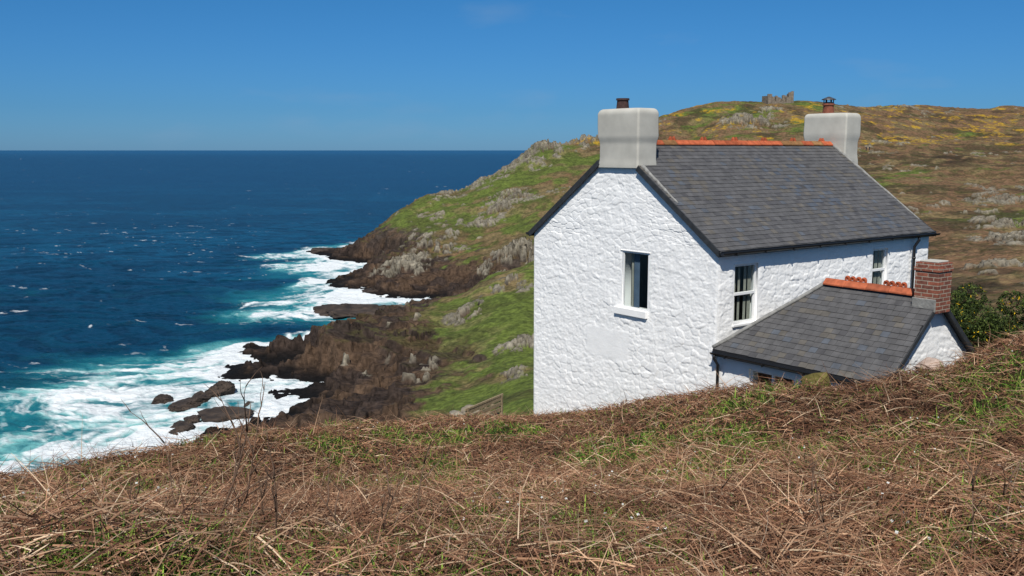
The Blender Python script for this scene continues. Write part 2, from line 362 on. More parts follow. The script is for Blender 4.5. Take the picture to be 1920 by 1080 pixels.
def seam():
    m=bpy.data.materials.new('sea_water'); m.use_nodes=True; nt=m.node_tree;N=nt.nodes;L=nt.links
    p=N['Principled BSDF']
    c=N.new('ShaderNodeAttribute');c.attribute_name='col'; f=N.new('ShaderNodeAttribute');f.attribute_name='foam'
    g=N.new('ShaderNodeNewGeometry')
    mp=N.new('ShaderNodeMapping'); mp.inputs['Scale'].default_value=(.45,.7,1); L.new(g.outputs['Position'],mp.inputs[0])
    n=N.new('ShaderNodeTexNoise'); n.inputs['Scale'].default_value=1; n.inputs['Detail'].default_value=8; n.inputs['Roughness'].default_value=.7; L.new(mp.outputs[0],n.inputs['Vector'])
    a=N.new('ShaderNodeMath');a.operation='MULTIPLY_ADD'; a.inputs[1].default_value=1.25; L.new(f.outputs['Fac'],a.inputs[0])
    s=N.new('ShaderNodeMapRange'); s.inputs['From Min'].default_value=.3;s.inputs['From Max'].default_value=.7;s.inputs['To Min'].default_value=-.34;s.inputs['To Max'].default_value=.0
    L.new(n.outputs['Fac'],s.inputs['Value']); L.new(s.outputs[0],a.inputs[2]); a.use_clamp=True
    mx=N.new('ShaderNodeMix');mx.data_type='RGBA'; L.new(a.outputs[0],mx.inputs[0]); L.new(c.outputs['Color'],mx.inputs[6]); mx.inputs[7].default_value=(.72,.76,.77,1)
    L.new(mx.outputs[2],p.inputs['Base Color'])
    r=N.new('ShaderNodeMapRange'); r.inputs['To Min'].default_value=.35; r.inputs['To Max'].default_value=.9; L.new(a.outputs[0],r.inputs['Value']); L.new(r.outputs[0],p.inputs['Roughness'])
    p.inputs['Specular IOR Level'].default_value=.16
    b=N.new('ShaderNodeBump'); b.inputs['Strength'].default_value=1; b.inputs['Distance'].default_value=.7; L.new(n.outputs['Fac'],b.inputs['Height']); L.new(b.outputs[0],p.inputs['Normal'])
    return m
sea=fast('sea',np.stack([sx,sy,sz],-1).reshape(-1,3),gridquads(len(yy),NB),seam(),col=wc.reshape(-1,3),attrs={'foam':foam.ravel()})
sea['kind']='structure'; sea['label']='deep blue sea with white surf and turquoise shallows'; sea['category']='sea'
# ---------------- rocks
def rockobj(name,loc,sxx,syy,szz,c1,c2,seed,sub=5,mt=None,facets=22):
    import bmesh
    rd=np.random.default_rng(seed)
    bm=bmesh.new(); bmesh.ops.create_icosphere(bm,subdivisions=sub,radius=1)
    V=np.array([v.co[:] for v in bm.verts])
    n=ridged(V[:,0]*1.7+seed,V[:,1]*1.7+V[:,2]*1.3,4,seed)*.3+fbm(V[:,0]*1.1+seed,V[:,1]*1.3-V[:,2],3,seed+3)*1.1
    V2=V*(.45+.65*n)[:,None]
    for i in range(facets):
        nrm=rd.normal(size=3); nrm[2]*=1.2; nrm/=np.linalg.norm(nrm); d=rd.uniform(.42,.8)
        k=V2@nrm-d; V2=V2-np.clip(k,0,None)[:,None]*nrm*.92
    if facets>10:
        q=V2[:,2]/.16; V2[:,2]=V2[:,2]*.4+.6*.16*(np.floor(q)+sst(.5,1,q-np.floor(q)))
        V2=V2+V*((ridged(V[:,0]*5,V[:,1]*5+V[:,2]*5,3,seed+11)-.5)*.16)[:,None]
    V2=V2*np.array([sxx,syy,szz])*1.15
    for v,q in zip(bm.verts,V2): v.co=q
    me=bpy.data.meshes.new(name); bm.to_mesh(me); bm.free()
    cc=fbm(V[:,0]*4+seed,V[:,1]*4+V[:,2]*4,4,seed+7)
    col=np.ones((len(V),4)); col[:,:3]=np.array(c1)[None]*(1-cc[:,None])+np.array(c2)[None]*cc[:,None]
    a=me.color_attributes.new('col','FLOAT_COLOR','POINT'); a.data.foreach_set('color',col.astype(np.float32).ravel())
    o=newobj(name,me,None,[mt or m_rock]); o.location=loc; o.rotation_euler=(0,0,rd.uniform(-.3,.3)); return o
for i,(u,v,w,h) in enumerate([(305,748,46,9),(340,760,60,14),(372,750,50,16),(412,728,55,26),(388,742,30,10),(347,801,44,16),(425,778,110,8),(360,790,30,8),(466,757,16,9),(465,810,34,12),(330,768,20,6),(660,582,110,16),(720,578,50,12),(628,574,60,9),(700,548,50,9),(610,470,60,10)]):
    x,y,z=pxsea(u,v+h*.3); W_=w*y/1832
    o=rockobj('sea_rock',(x,y,SEA+.05),W_*.58,W_*.5+1.4,max(1.0,h*y/1832*1.05),lin(30,26,24),lin(78,66,56),i+3)
    tag(o,'dark wet rock awash in white surf','rock','rocks in the surf')
# ---------------- cottage
HX,HY,HZ=4.254,20.0,-6.8
ang=math.radians(37.2)
cot=empty('cottage',(HX,HY,HZ),ang)
tag(cot,'whitewashed stone cottage with slate roof and rendered chimneys','house')
EZ,RZ,GW,GL=4.77,6.93,6.1,8.0
def top(g): return EZ+(RZ-.07-EZ)*(1-abs(g-GW/2)/(GW/2))
def dispf(u,z,seed):
    w1=(fbm(u/.3,z/.3,3,seed+1)-.5)*1.1; w2=(fbm(u/.3,z/.3,3,seed+2)-.5)*1.1
    f1,f2,idv=worley(u/.24+w1,z/.14+w2,seed)
    f3,f4,id2=worley(u/.12+w2,z/.08+w1,seed+30)
    big=sst(.4,.6,fbm(u/.9,z/.9,2,seed+40))
    d=(sst(0,.2,f2-f1)*.007+(idv-.5)*.012)*(.45+.8*big)+(sst(0,.2,f4-f3)*.004+(id2-.5)*.008)*(1.25-.8*big)
    d+= (fbm(u/.8,z/.8,3,seed+4)-.5)*.015+(ridged(u/.14,z/.07,3,seed+8)-.5)*.006
    return d
def wallpatch(V,Q,mapf,u0,u1,z0,z1,opens,seed,topf=None,step=.02,smoothp=None):
    us=set(np.round(np.linspace(u0,u1,int((u1-u0)/step)+1),4)); zs=set(np.round(np.linspace(z0,z1,int((z1-z0)/step)+1),4))
    for a,b,c,d in opens: us|={a,b}; zs|={c,d}
    us=np.array(sorted(us));zs=np.array(sorted(zs))
    U,Zz=np.meshgrid(us,zs,indexing='ij')
    if topf is not None:
        tt=(Zz-z0)/(z1-z0); tp=np.array([topf(u) for u in us])[:,None]; Zz=z0+(tp-z0)*tt
    D=dispf(U,Zz,seed)
    k=sst(0,.05,U-u0)*sst(0,.05,u1-U)
    for a,b,c,d in opens:
        dd=np.maximum(np.maximum(a-U,U-b),np.maximum(c-Zz,Zz-d)); k=k*sst(0.0,.09,dd)
    if smoothp:
        for a,b,c,d in smoothp:
            dd=np.maximum(np.maximum(a-U,U-b),np.maximum(c-Zz,Zz-d))+(fbm(U/.2,Zz/.2,3,5)-.5)*.05; mm=sst(-.03,.04,dd); D=D*mm+(1-mm)*(.010+D*.15)
    D=D*k
    pts=mapf(U,Zz,D).reshape(-1,3)
    b=sum(len(v) for v in V); q=gridquads(len(us),len(zs))
    um=(us[:-1,None]+us[1:,None])/2+0*zs[None,:-1]; zm=(zs[None,:-1]+zs[None,1:])/2+0*us[:-1,None]
    keep=np.ones(um.shape,bool)
    for a,bb,c,d in opens: keep&=~((um>a)&(um<bb)&(zm>c)&(zm<d))
    V.append(pts); Q.append(q[keep.ravel()]+b)
def reveal(V,Q,mapf,o,dep=-.28):
    a,b,c,d=o; n=sum(len(v) for v in V)
    arr=[]
    for (u,z) in((a,c),(b,c),(b,d),(a,d)):
        for D in(0,dep): arr.append(mapf(np.array(u),np.array(z),np.array(D)))
    V.append(np.array(arr)); Q.append(np.array([[0,2,3,1],[2,4,5,3],[4,6,7,5],[6,0,1,7]])+n)
gm=lambda U,Zz,D: np.stack([-D+0*U,U,Zz],-1)
lm=lambda U,Zz,D: np.stack([U,-D+0*U,Zz],-1)
gw=(2.0,2.84,3.215,4.515); w1=(.52,1.27,3.15,4.41); w2=(5.56,6.17,3.40,4.43)
V=[];Q=[]
wallpatch(V,Q,gm,0,GW,-1.2,EZ,[gw],11,smoothp=[(2.6,4.05,1.95,2.62)])
wallpatch(V,Q,gm,0,GW,EZ,RZ,[],11,topf=top)
wallpatch(V,Q,lm,0,GL,-1.2,EZ+.02,[w1,w2],57)
reveal(V,Q,gm,gw);reveal(V,Q,lm,w1);reveal(V,Q,lm,w2)
rm=lambda U,Zz,D: np.stack([U,GW+D+0*U,Zz],-1); fm=lambda U,Zz,D: np.stack([GL+D+0*U,U,Zz],-1)
wallpatch(V,Q,rm,0,GL,-1.2,EZ,[],91,step=.1)
wallpatch(V,Q,fm,0,GW,-1.2,EZ,[],92,step=.1); wallpatch(V,Q,fm,0,GW,EZ,RZ,[],92,topf=top,step=.1)
wall=fast('wall',np.concatenate(V),np.concatenate(Q),m_wall,cot)
fl=M(); fl.box(.05,GL-.05,.05,GW-.05,2.3,2.4); fl.obj('floor',m_wood,cot)
# ---- slates
def slcol():
    b=np.array(lin(84,83,83)); r=random.random()
    if r<.06: b=np.array(lin(82,86,92))
    elif r<.14: b=np.array(lin(92,88,82))
    elif r<.2: b=np.array(lin(74,73,74))
    return tuple(b*random.uniform(.92,1.08))
def slates(m,O,du,dv,nm,L,rangef,row=.14,wid=.18,blue=None):
    O=Vector(O);du=Vector(du).normalized();dv=Vector(dv).normalized();nm=Vector(nm).normalized()
    n=int(L/row)+1
    for i in range(n):
        s0=i*row; s1=min(s0+row*1.12,L)
        if s0>=L-.03: break
        a,b=rangef(s0+row/2)
        u=a-(wid/2 if i%2 else 0)-.03*random.random()
        while u<b:
            w=wid*random.uniform(.88,1.12); ua=max(u,a); ub=min(u+w-.005,b); u+=w
            if ub-ua<.03: continue
            t0=.013+random.uniform(0,.006); t1=.004+random.uniform(0,.003); ds=random.uniform(-.005,.005)
            c=slcol()
            if blue and random.random()<.3 and blue(ua,s0): c=tuple(lin(76,81,89)*random.uniform(.9,1.05))
            vs=[]
            sk=random.uniform(-.003,.003)
            for (uu,ss,t) in((ua,s0+ds,t0),(ub,s0+ds+sk,t0+random.uniform(0,.003)),(ub,s1,t1),(ua,s1,t1)):
                p=O+du*uu+dv*ss; vs.append(tuple(p+nm*t)); 
            for (uu,ss) in((ua,s0+ds),(ub,s0+ds+sk)): vs.append(tuple(O+du*uu+dv*ss))
            m.add(vs,[(0,1,2,3),(0,4,5,1),(0,3,4),(1,5,2)],c)
rise=RZ-EZ; half=GW/2; ov=.13
sl=math.hypot(half,rise); dvf=Vector((0,half,rise)).normalized(); nf=Vector((0,-rise,half)).normalized()
dvb=Vector((0,-half,rise)).normalized(); nb=Vector((0,rise,half)).normalized()
roofm=M()
Of=Vector((-.07,0,EZ+.03))-dvf*ov; Ob=Vector((-.07,GW,EZ+.03))-dvb*ov
def deck(m,O,du,dv,nm,W,L,c):
    O=Vector(O);vs=[]
    for t in(0,-.06):
        for a,b in((0,0),(W,0),(W,L),(0,L)): vs.append(tuple(O+Vector(du)*a+dv*b+nm*t))
    m.add(vs,[(0,1,2,3),(7,6,5,4),(0,4,5,1),(1,5,6,2),(2,6,7,3),(3,7,4,0)],c)
dk=tuple(lin(36,36,38))
deck(roofm,Of,(1,0,0),dvf,nf,GL+.14,sl+ov,dk); deck(roofm,Ob,(1,0,0),dvb,nb,GL+.14,sl+ov,dk)
slates(roofm,Of,(1,0,0),dvf,nf,sl+ov,lambda s:(0,GL+.14),blue=lambda u,s:(4.0<u<5.6 and 1.2<s<3.1) or (5.5<u<7.4 and .2<s<1.2 and random.random()<.4))
slates(roofm,Ob,(1,0,0),dvb,nb,sl+ov,lambda s:(0,GL+.14),row=.2,wid=.3)
roof=roofm.obj('roof',m_slate,cot,fix=False)
def ridge(name,A,B,parent,crest,w=.17,drop=.11,big=False):
    m=M();A=Vector(A);B=Vector(B);L=(B-A).length;d=(B-A)/L; side=d.cross(Vector((0,0,1))).normalized(); n=max(1,round(L/.45)); st=L/n
    base_=lin(166,90,60) if big else lin(178,92,58)
    for i in range(n):
        c=tuple(base_*random.uniform(.65,1.1)) if (big or random.random()>.2) else tuple(lin(146,106,66)*random.uniform(.7,1))
        a=A+d*(i*st+.004);b=A+d*((i+1)*st-.004)
        a=a+Vector((0,0,random.uniform(0,.008)))
        vs=[]
        for p in(a,b):
            for k,z in((-1,-drop),(-.25,.02),(.25,.02),(1,-drop)): vs.append(tuple(p+side*(w*k)+Vector((0,0,z))))
            for k,z in((1,-drop-.025),(-1,-drop-.025)): vs.append(tuple(p+side*(w*k)+Vector((0,0,z))))
        m.add(vs,[(0,1,7,6),(1,2,8,7),(2,3,9,8),(3,4,10,9),(5,0,6,11),(0,5,4,3,2,1),(6,7,8,9,10,11)],c)
    for q in crest:
        p=A+d*q+Vector((0,0,.01)); c=tuple(lin(170,84,52)*random.uniform(.75,1.05))
        if big:
            for o in(-.06,.06):
                pts=[p+d*(o+.035*math.cos(t))+Vector((0,0,.045+.04*math.sin(t))) for t in np.linspace(-.6,math.pi+.6,9)]
                m.tube(pts,.032,6,c)
        else:
            m.tube([p+d*-.06+Vector((0,0,0)),p+d*-.05+Vector((0,0,.095))],[.045,.028],6,c); m.tube([p+d*.06,p+d*.05+Vector((0,0,.095))],[.045,.028],6,c); m.box(p.x-.1,p.x+.1,p.y-.03,p.y+.03,p.z,p.z+.05,c)
    return m.obj(name,m_terra,parent)
ridge('ridge_tiles',(.5,GW/2,RZ+.08),(GL-.02,GW/2,RZ+.08),roof,[.25,1.25,2.35,3.5,4.65,5.85,7.1],w=.12,drop=.07)
for x in(-.085,GL+.085):
    for O_,dv_ in((Of,dvf),(Ob,dvb)):
        a=Vector((x,O_.y,O_.z))-Vector((0,0,.06)); b=a+dv_*(sl+ov)
        if x<0:
            yend=2.34 if O_ is Of else 3.6
            tt=(yend-a.y)/dv_.y; b=a+dv_*tt
        vg=M(); vg.beam(a,b,.03,.12,up=(0,0,1)); vg.obj('verge_board',m_verge,roof)
for (x,y0,y1,r0) in((.03,2.3,1.2,.05),(.03,3.65,4.5,.05),(GL+.02,3.0,.3,.045)):
    f=lambda y:(EZ+.03+.02+(RZ-EZ)*(1-abs(y-GW/2)/(GW/2)))
    mo=M(); n=14; pts=[(x+random.uniform(-.01,.01),y0+(y1-y0)*i/n,f(y0+(y1-y0)*i/n)+.0) for i in range(n+1)]
    mo.tube(pts,[r0*(1-.6*i/n)*random.uniform(.8,1.2) for i in range(n+1)],7)
    mo.obj('mortar_fillet',m_mortar,roof,smooth=True)
def gutter(name,a,b,out,parent,r=.06):
    m=M();a=Vector(a);b=Vector(b);out=Vector(out);vs=[];n=8
    for p in(a,b):
        for k in range(n+1):
            t=math.pi*k/n; vs.append(tuple(p+out*(r*math.cos(t))+Vector((0,0,-r*math.sin(t)))))
        for k in range(n,-1,-1):
            t=math.pi*k/n; vs.append(tuple(p+out*((r-.008)*math.cos(t))+Vector((0,0,-(r-.008)*math.sin(t)))))
    q=2*(n+1); fs=[(k,(k+1)%q,q+(k+1)%q,q+k) for k in range(q)]
    for s_ in(0,q):
        for k in range(n): fs.append((s_+k,s_+k+1,s_+q-2-k,s_+q-1-k))
    m.add(vs,fs)
    L=(b-a).length;d=(b-a)/L
    i=.4
    while i<L:
        p=a+d*i; m.beam(p-out*.07-Vector((0,0,.03)),p+out*.065-Vector((0,0,.065)),.03,.015); 
        pts=[p+out*((r+.008)*math.cos(t))+Vector((0,0,-(r+.008)*math.sin(t))) for t in np.linspace(0,math.pi,7)]
        m.tube(pts,.007,5); i+=.95
    m.beam(a-out*.075+Vector((0,0,-.02)),b-out*.075+Vector((0,0,-.02)),.02,.13)
    return m.obj(name,m_black,parent)
gutter('gutter',(-.1,-.17,EZ-.06),(GL+.14,-.17,EZ-.06),(0,-1,0),roof)
gutter('gutter',(-.1,GW+.17,EZ-.06),(GL+.14,GW+.17,EZ-.06),(0,1,0),roof)
dp=M(); dp.tube([(7.25,-.17,EZ-.1),(7.25,-.17,EZ-.2),(7.2,-.09,EZ-.36),(7.2,-.09,EZ-.5),(7.2,-.09,1.2)],.035,10)
for z in(4.1,3.1,2.): dp.tube([(7.2,-.09,z),(7.2,-.09,z+.05)],.046,10)
dp.tube([(7.25,-.16,EZ-.12),(7.8,-.16,EZ-.08)],.02,8)
dp.obj('downpipe',m_black,cot,smooth=True)
# chimneys
def stack(name,cx,cy,lx,ly,z0,z1,parent,seed):
    V=[];n=64; H=z1-z0; rc=.14; prof=[]
    for h in np.linspace(0,1,34):
        z=z0+(H-rc)*h
        zz=z1-z
        g=-.012+.036*float(sst(.80,.60,np.array(zz)))+.012*float(sst(1.1,1.3,np.array(zz))); prof.append((z,g,1))
    for k in range(1,11):
        t=k/10*math.pi/2; prof.append((z1-rc+rc*math.sin(t),.024-.10*(1-math.cos(t)),1))
    prof+=[(z1+.01,0,.55),(z1+.015,0,.2)]
    for z,g,s in prof:
        hx,hy=(lx/2+g)*s,(ly/2+g)*s; 
        if s<1: hx,hy=(lx/2-.1)*s,(ly/2-.1)*s
        r=.05*s
        for k in range(n):
            q=k//(n//4); kk=(k%(n//4))/(n//4-1)
            sgx=(1,-1,-1,1)[q]; sgy=(1,1,-1,-1)[q]; th=(q+kk)*math.pi/2
            x=sgx*(hx-r)+r*math.cos(th); y=sgy*(hy-r)+r*math.sin(th)
            V.append((cx+x,cy+y,z))
    V=np.array(V); nz=(fbm(V[:,1]*1.6+V[:,0]*1.6,V[:,2]*1.6,3,seed)-.5)*.03
    V[:,0]+=nz*np.sign(V[:,0]-cx); V[:,1]+=nz*np.sign(V[:,1]-cy)
    Q=[];m=len(prof)
    for i in range(m-1):
        for k in range(n): Q.append((i*n+k,i*n+(k+1)%n,(i+1)*n+(k+1)%n,(i+1)*n+k))
    me=bpy.data.meshes.new(name); me.from_pydata([tuple(v) for v in V],[],Q+[tuple(range((m-1)*n,m*n))])
    for p in me.polygons:p.use_smooth=True
    return newobj(name,me,parent,[m_render])
ch1=stack('chimney',.22,2.97,.62,1.3,6.40,7.72,cot,5)
ch2=stack('chimney',8.33,3.25,.64,1.36,4.5,7.80,cot,9)
def pot(x,y,z,r,h,parent,m_,cowl=False):
    m=M(); m.tube([(x,y,z-.03),(x,y,z+.02),(x,y,z+h*.8),(x,y,z+h*.82),(x,y,z+h)],[r*1.05,r*.98,r*.86,r*1.03,r*1.0],20)
    o=m.obj('chimney_pot',m_,parent,smooth=False)
    if cowl:
        c=M(); c.tube([(x,y,z+h),(x,y,z+h+.04)],[r*.7,r*.7],16)
        for k in range(6):
            a=k*math.pi/3; c.beam((x+r*.8*math.cos(a),y+r*.8*math.sin(a),z+h),(x+r*.8*math.cos(a),y+r*.8*math.sin(a),z+h+.1),.02,.02,up=(1,0,0))
        c.tube([(x,y,z+h+.1),(x,y,z+h+.12),(x,y,z+h+.19)],[r*1.25,r*1.2,r*.15],16); c.obj('cowl',m_metal,parent)
    return o
m_potd=mat('sooty_pot',lin(62,44,40),.8,.3,ns=10,namt=.4)
pot(.22,3.15,7.72,.15,.24,ch1,m_potd); pot(8.35,3.4,7.81,.16,.27,ch2,m_pot,True)
# windows
def window(tf,o,parent,kind):
    a,b,c,d=o; m=M(tf); t=.035 if kind=='gable' else .045
    i0,i1=(-.05,-.01) if kind=='gable' else (-.10,-.04)
    gl=(i0+i1)/2
    m.box(a,a+t,i0,i1,c,d);m.box(b-t,b,i0,i1,c,d);m.box(a+t,b-t,i0,i1,d-t,d);m.box(a+t,b-t,i0,i1,c,c+t)
    mid=(c+d)/2
    if kind=='sash':
        m.box(a+t,b-t,i0+.005,i1+.006,mid-.03,mid+.03)
        m.box(a+t,a+t+.025,i0+.01,i1-.01,c+t,mid-.03);m.box(b-t-.025,b-t,i0+.01,i1-.01,c+t,mid-.03)
    w=m.obj('window',m_frame,parent,bevel=.004)
    g=M(tf); g.add([(a+t-.01,gl,c+t-.01),(b-t+.01,gl,c+t-.01),(b-t+.01,gl,d-t+.01),(a+t-.01,gl,d-t+.01)],[(0,1,2,3)]); g.obj('glass_pane',m_glass,w,fix=False)
    s=M(tf)
    if kind=='gable': s.box(a-.0,b+.2,-.008,.075,c-.17,c-.004)
    else: s.box(a-.05,b+.05,-.03,.05,c-.06,c-.004)
    s.obj('sill',m_wall if kind=='gable' else m_frame,w,bevel=.012)
    l=M(tf)
    if kind=='gable': l.box(a-.05,b+.06,.0,.022,d+.003,d+.03)
    else: l.box(a-.04,b+.04,.0,.022,d+.003,d+.025)
    l.obj('lintel',m_wall,w,bevel=.008)
    def curt(x0,x1,mat_,dep,z1=None):
        cu=M(tf);n=24;vs=[];fs=[]
        for i in range(n+1):
            x=x0+(x1-x0)*i/n; y=dep+.015*math.sin(i*1.5)
            vs+= [(x,y,c+.02),(x,y,z1 or d)]
        for i in range(n): fs.append((2*i,2*i+2,2*i+3,2*i+1))
        cu.add(vs,fs); cu.obj('curtain',mat_,w,smooth=True)
    if kind=='gable': curt(b-.42,b-.24,m_curt,-.14); curt(b-.21,b-.15,m_curt2,-.16)
    else: curt(a+.06,a+.19,m_curt2,-.14);curt(a+.27,a+.33,m_curt2,-.14);curt(b-.29,b-.22,m_curt2,-.14);curt(b-.16,b-.06,m_curt2,-.14)
    return w
gtf=lambda p:(-p[1],p[0],p[2]); ltf=lambda p:(p[0],-p[1],p[2])
window(gtf,gw,cot,'gable');window(ltf,w1,cot,'sash');window(ltf,w2,cot,'sash')
# ---- extension
EX0,EX1,EYL=.04,2.96,3.88; E2,R2=2.72,4.12; XM=1.5
V=[];Q=[]
elm=lambda U,Zz,D: np.stack([EX0-D+0*U,-U,Zz],-1); egm=lambda U,Zz,D: np.stack([U,-EYL-D+0*U,Zz],-1); erm=lambda U,Zz,D: np.stack([EX1+D+0*U,-U,Zz],-1)
ew=(.85,1.95,1.95,2.42)
wallpatch(V,Q,elm,.0,EYL,-.5,E2+.1,[ew],131,step=.05)
wallpatch(V,Q,egm,EX0,EX1,-.5,E2+.1,[],133,step=.03)
wallpatch(V,Q,egm,EX0,EX1,E2+.1,R2,[],133,topf=lambda u:E2+.1+(R2-.08-E2-.1)*(1-abs(u-XM)/1.46),step=.03)
wallpatch(V,Q,erm,0,EYL,-.5,E2+.1,[],135,step=.05); reveal(V,Q,elm,ew)
ext=fast('extension',np.concatenate(V),np.concatenate(Q),m_wall,cot); ext['label']='low whitewashed side extension with slate roof'
er=M(); hw=1.62; rs=R2-E2+.02; sl2=math.hypot(hw,rs); 
dl=Vector((hw,0,rs)).normalized(); nl=Vector((-rs,0,hw)).normalized(); dr=Vector((-hw,0,rs)).normalized(); nr=Vector((rs,0,hw)).normalized()
YE=4.0
OL=Vector((XM-hw,-.01,E2-.02)); ORr=Vector((XM+hw,-.01,E2-.02))
A0=tuple(OL);A1=(XM-hw,-YE,E2-.02);A2=(XM,-YE,R2);A3=(XM,-1.6,R2);B0=tuple(ORr);B1=(XM+hw,-YE,E2-.02)
dn=lambda p:(p[0],p[1],p[2]-.07)
er.add([A0,A1,A2,A3,B0,B1]+[dn(p) for p in(A0,A1,A2,A3,B0,B1)],[(0,1,2,3),(4,3,2,5),(0,3,4),(6,9,8,7),(10,11,8,9),(6,10,9),(0,6,7,1),(5,11,10,4),(1,7,8,2),(2,8,11,5),(0,4,10,6)],dk)
slates(er,OL,(0,-1,0),dl,nl,sl2,lambda s:(1.6*s/sl2,YE),row=.13,wid=.17)
slates(er,ORr,(0,-1,0),dr,nr,sl2,lambda s:(1.6*s/sl2,YE),row=.13,wid=.17)
eroof=er.obj('roof',m_slate,ext,fix=False)
ridge('ridge_tiles',(XM,-1.55,R2+.08),(XM,-3.5,R2+.08),eroof,[.55,.8,1.4,1.65],w=.12,drop=.075,big=True)
for (a,b) in((A0,A3),(B0,A3)):
    hp=M(); a=Vector(a)+Vector((0,0,.03));b=Vector(b)+Vector((0,0,.04)); n=12
    hp.tube([a.lerp(b,i/n)+Vector((0,0,random.uniform(-.008,.008))) for i in range(n+1)],.04,7)
    hp.obj('hip_mortar',m_mortar,eroof,smooth=True)
for s_,O_ in((-1,A1),(1,B1)):
    ev=M(); a=Vector((O_[0],-YE-.02,O_[2]-.045)); b=Vector((XM+s_*.25,-YE-.02,R2-.045-.25*rs/hw)); ev.beam(a,b,.025,.075)
    ev.obj('verge_board',m_verge,eroof)
gutter('gutter',(XM-hw-.05,-.02,E2-.07),(XM-hw-.05,-YE,E2-.07),(-1,0,0),eroof,r=.05)
d2=M(); d2.tube([(XM-hw-.05,-.1,E2-.1),(XM-hw-.05,-.1,E2-.2),(-.04,-.1,E2-.35),(-.04,-.1,.3)],.032,10); d2.obj('downpipe',m_black,ext,smooth=True)
etf=lambda p:(EX0-p[1],-p[0],p[2])
m=M(etf);a,b,c,d=ew;t=.05
for xx in(a,(a+b)/2-t/2,b-t): m.box(xx,xx+t,-.11,-.05,c,d)
m.box(a+t,b-t,-.105,-.055,d-t,d);m.box(a+t,b-t,-.105,-.055,c,c+t); ww=m.obj('window',m_frame,ext)
m=M(etf); m.add([(a+.02,-.08,c+.02),(b-.02,-.08,c+.02),(b-.02,-.08,d-.02),(a+.02,-.08,d-.02)],[(0,1,2,3)]); m.obj('glass_pane',m_glass,ww,fix=False)
b=M(); bx0,bx1,by0,by1=1.27,1.73,-4.06,-3.6
b.box(bx0,bx1,by0,by1,3.84,4.60); b.box(bx0-.02,bx1+.02,by0-.02,by1+.02,4.60,4.675); b.box(bx0-.0,bx1+.0,by0-.0,by1+.0,4.675,4.76)
bc=b.obj('chimney',m_brick,ext,bevel=.006); bc['label']='small red brick chimney with lead flashing'
b=M(); b.box(bx0-.02,bx1+.02,by0+.02,by1+.03,3.86,4.10); b.obj('flashing',m_mortar,bc,bevel=.015)
b=M(); b.box(bx0+.05,bx1-.05,by0+.05,by1-.05,4.763,4.79); b.obj('chimney_cap',m_render,bc,bevel=.01)
# ---------------- bench
def H1(x,y): return float(height(np.array([x]),np.array([y]),False)[0])
bx,by=-.72,23.6
be=empty('wooden_bench',(bx,by,-7.12),math.atan2(2.0,1.16))
tag(be,'weathered grey wooden bench beside the cottage on the grass','bench')
m=M()
for i in range(4): m.box(-.85,.85,.02+i*.11,.11+i*.11,.42,.45)
m.obj('seat',m_wood,be,bevel=.004)
m=M()
for z in(.52,.66,.80): m.box(-.85,.85,-.06,-.035,z,z+.1)
m.box(-.88,.88,-.07,-.03,.91,.96)
m.obj('backrest',m_wood,be,bevel=.004)
for x in(-.84,.78):
    for y0 in(-.08,.38):
        m=M(); m.box(x,x+.06,y0,y0+.06,-.3,.93 if y0<0 else .62); m.obj('leg',m_wood,be,bevel=.004)
    m=M(); m.box(x-.005,x+.065,-.03,.48,.62,.65); m.obj('armrest',m_wood,be,bevel=.004)
for (u,v,y,s,c1,c2,lab,fc) in [(1735,684,14.7,.22,lin(140,120,106),lin(180,162,150),'pinkish granite boulder on the bracken beside the extension',8),
     (1538,713,15.2,.27,lin(86,78,44),lin(114,106,58),'moss covered boulder in front of the extension roof',8),
     (858,779,23.5,.2,lin(110,102,92),lin(150,145,130),'lichened grey stone beside the wooden bench',8),(884,770,24.6,.25,lin(110,102,92),lin(145,136,118),'lichened grey stone beside the wooden bench',8)]:
    x,y,z=px(u,v,y); o=rockobj('boulder',(x,y,z-.02),s,s*.8,s*.58,c1,c2,int(u)%50,4,m_bould,fc); tag(o,lab,'rock')
    for p_ in o.data.polygons: p_.use_smooth=True
# ---------------- ruin
rx,ry,_=px(1464,190,560); rz=float(height(np.array([rx]),np.array([ry]))[0][0])
ru=empty('ruined_stone_building',(rx,ry,rz-.6),.25); tag(ru,'roofless ruined stone building on top of the hill','ruin')
def rwall(prof,y,parent,th=1.0,holes=()):
    m=M()
    for (x0,x1,h) in prof:
        hs=[q for q in holes if q[0]<=x0 and q[1]>=x1]
        if hs:
            m.box(x0,x1,y,y+th,0,hs[0][2])
            if h>hs[0][3]: m.box(x0,x1,y,y+th,hs[0][3],h)
        else: m.box(x0,x1,y,y+th,0,h)
    return m.obj('wall',m_stone,parent)
xs=np.linspace(-8,8,33)
hh=4.6+1.6*(vn(xs*.7,xs*0,3)-.5)+np.where(xs>4.6,2.6,0)+np.where(xs<-5.5,1.2,0)-np.where((xs>-.5)&(xs<1),2.2,0)
rwall([(xs[i],xs[i+1],hh[i]) for i in range(32)],0,ru,holes=((-4.5,-3,1.8,4.0),(2,3.5,1.8,3.9)))
hh2=4+2.5*(vn(xs*.6,xs*0+2,5)-.5)
rwall([(xs[i],xs[i+1],hh2[i]) for i in range(32)],6,ru)
m=M(); m.box(-8,-7,1.01,5.99,0,4.8); m.obj('wall',m_stone,ru); m=M(); m.box(7,8,1.01,5.99,0,6.4); m.obj('wall',m_stone,ru)
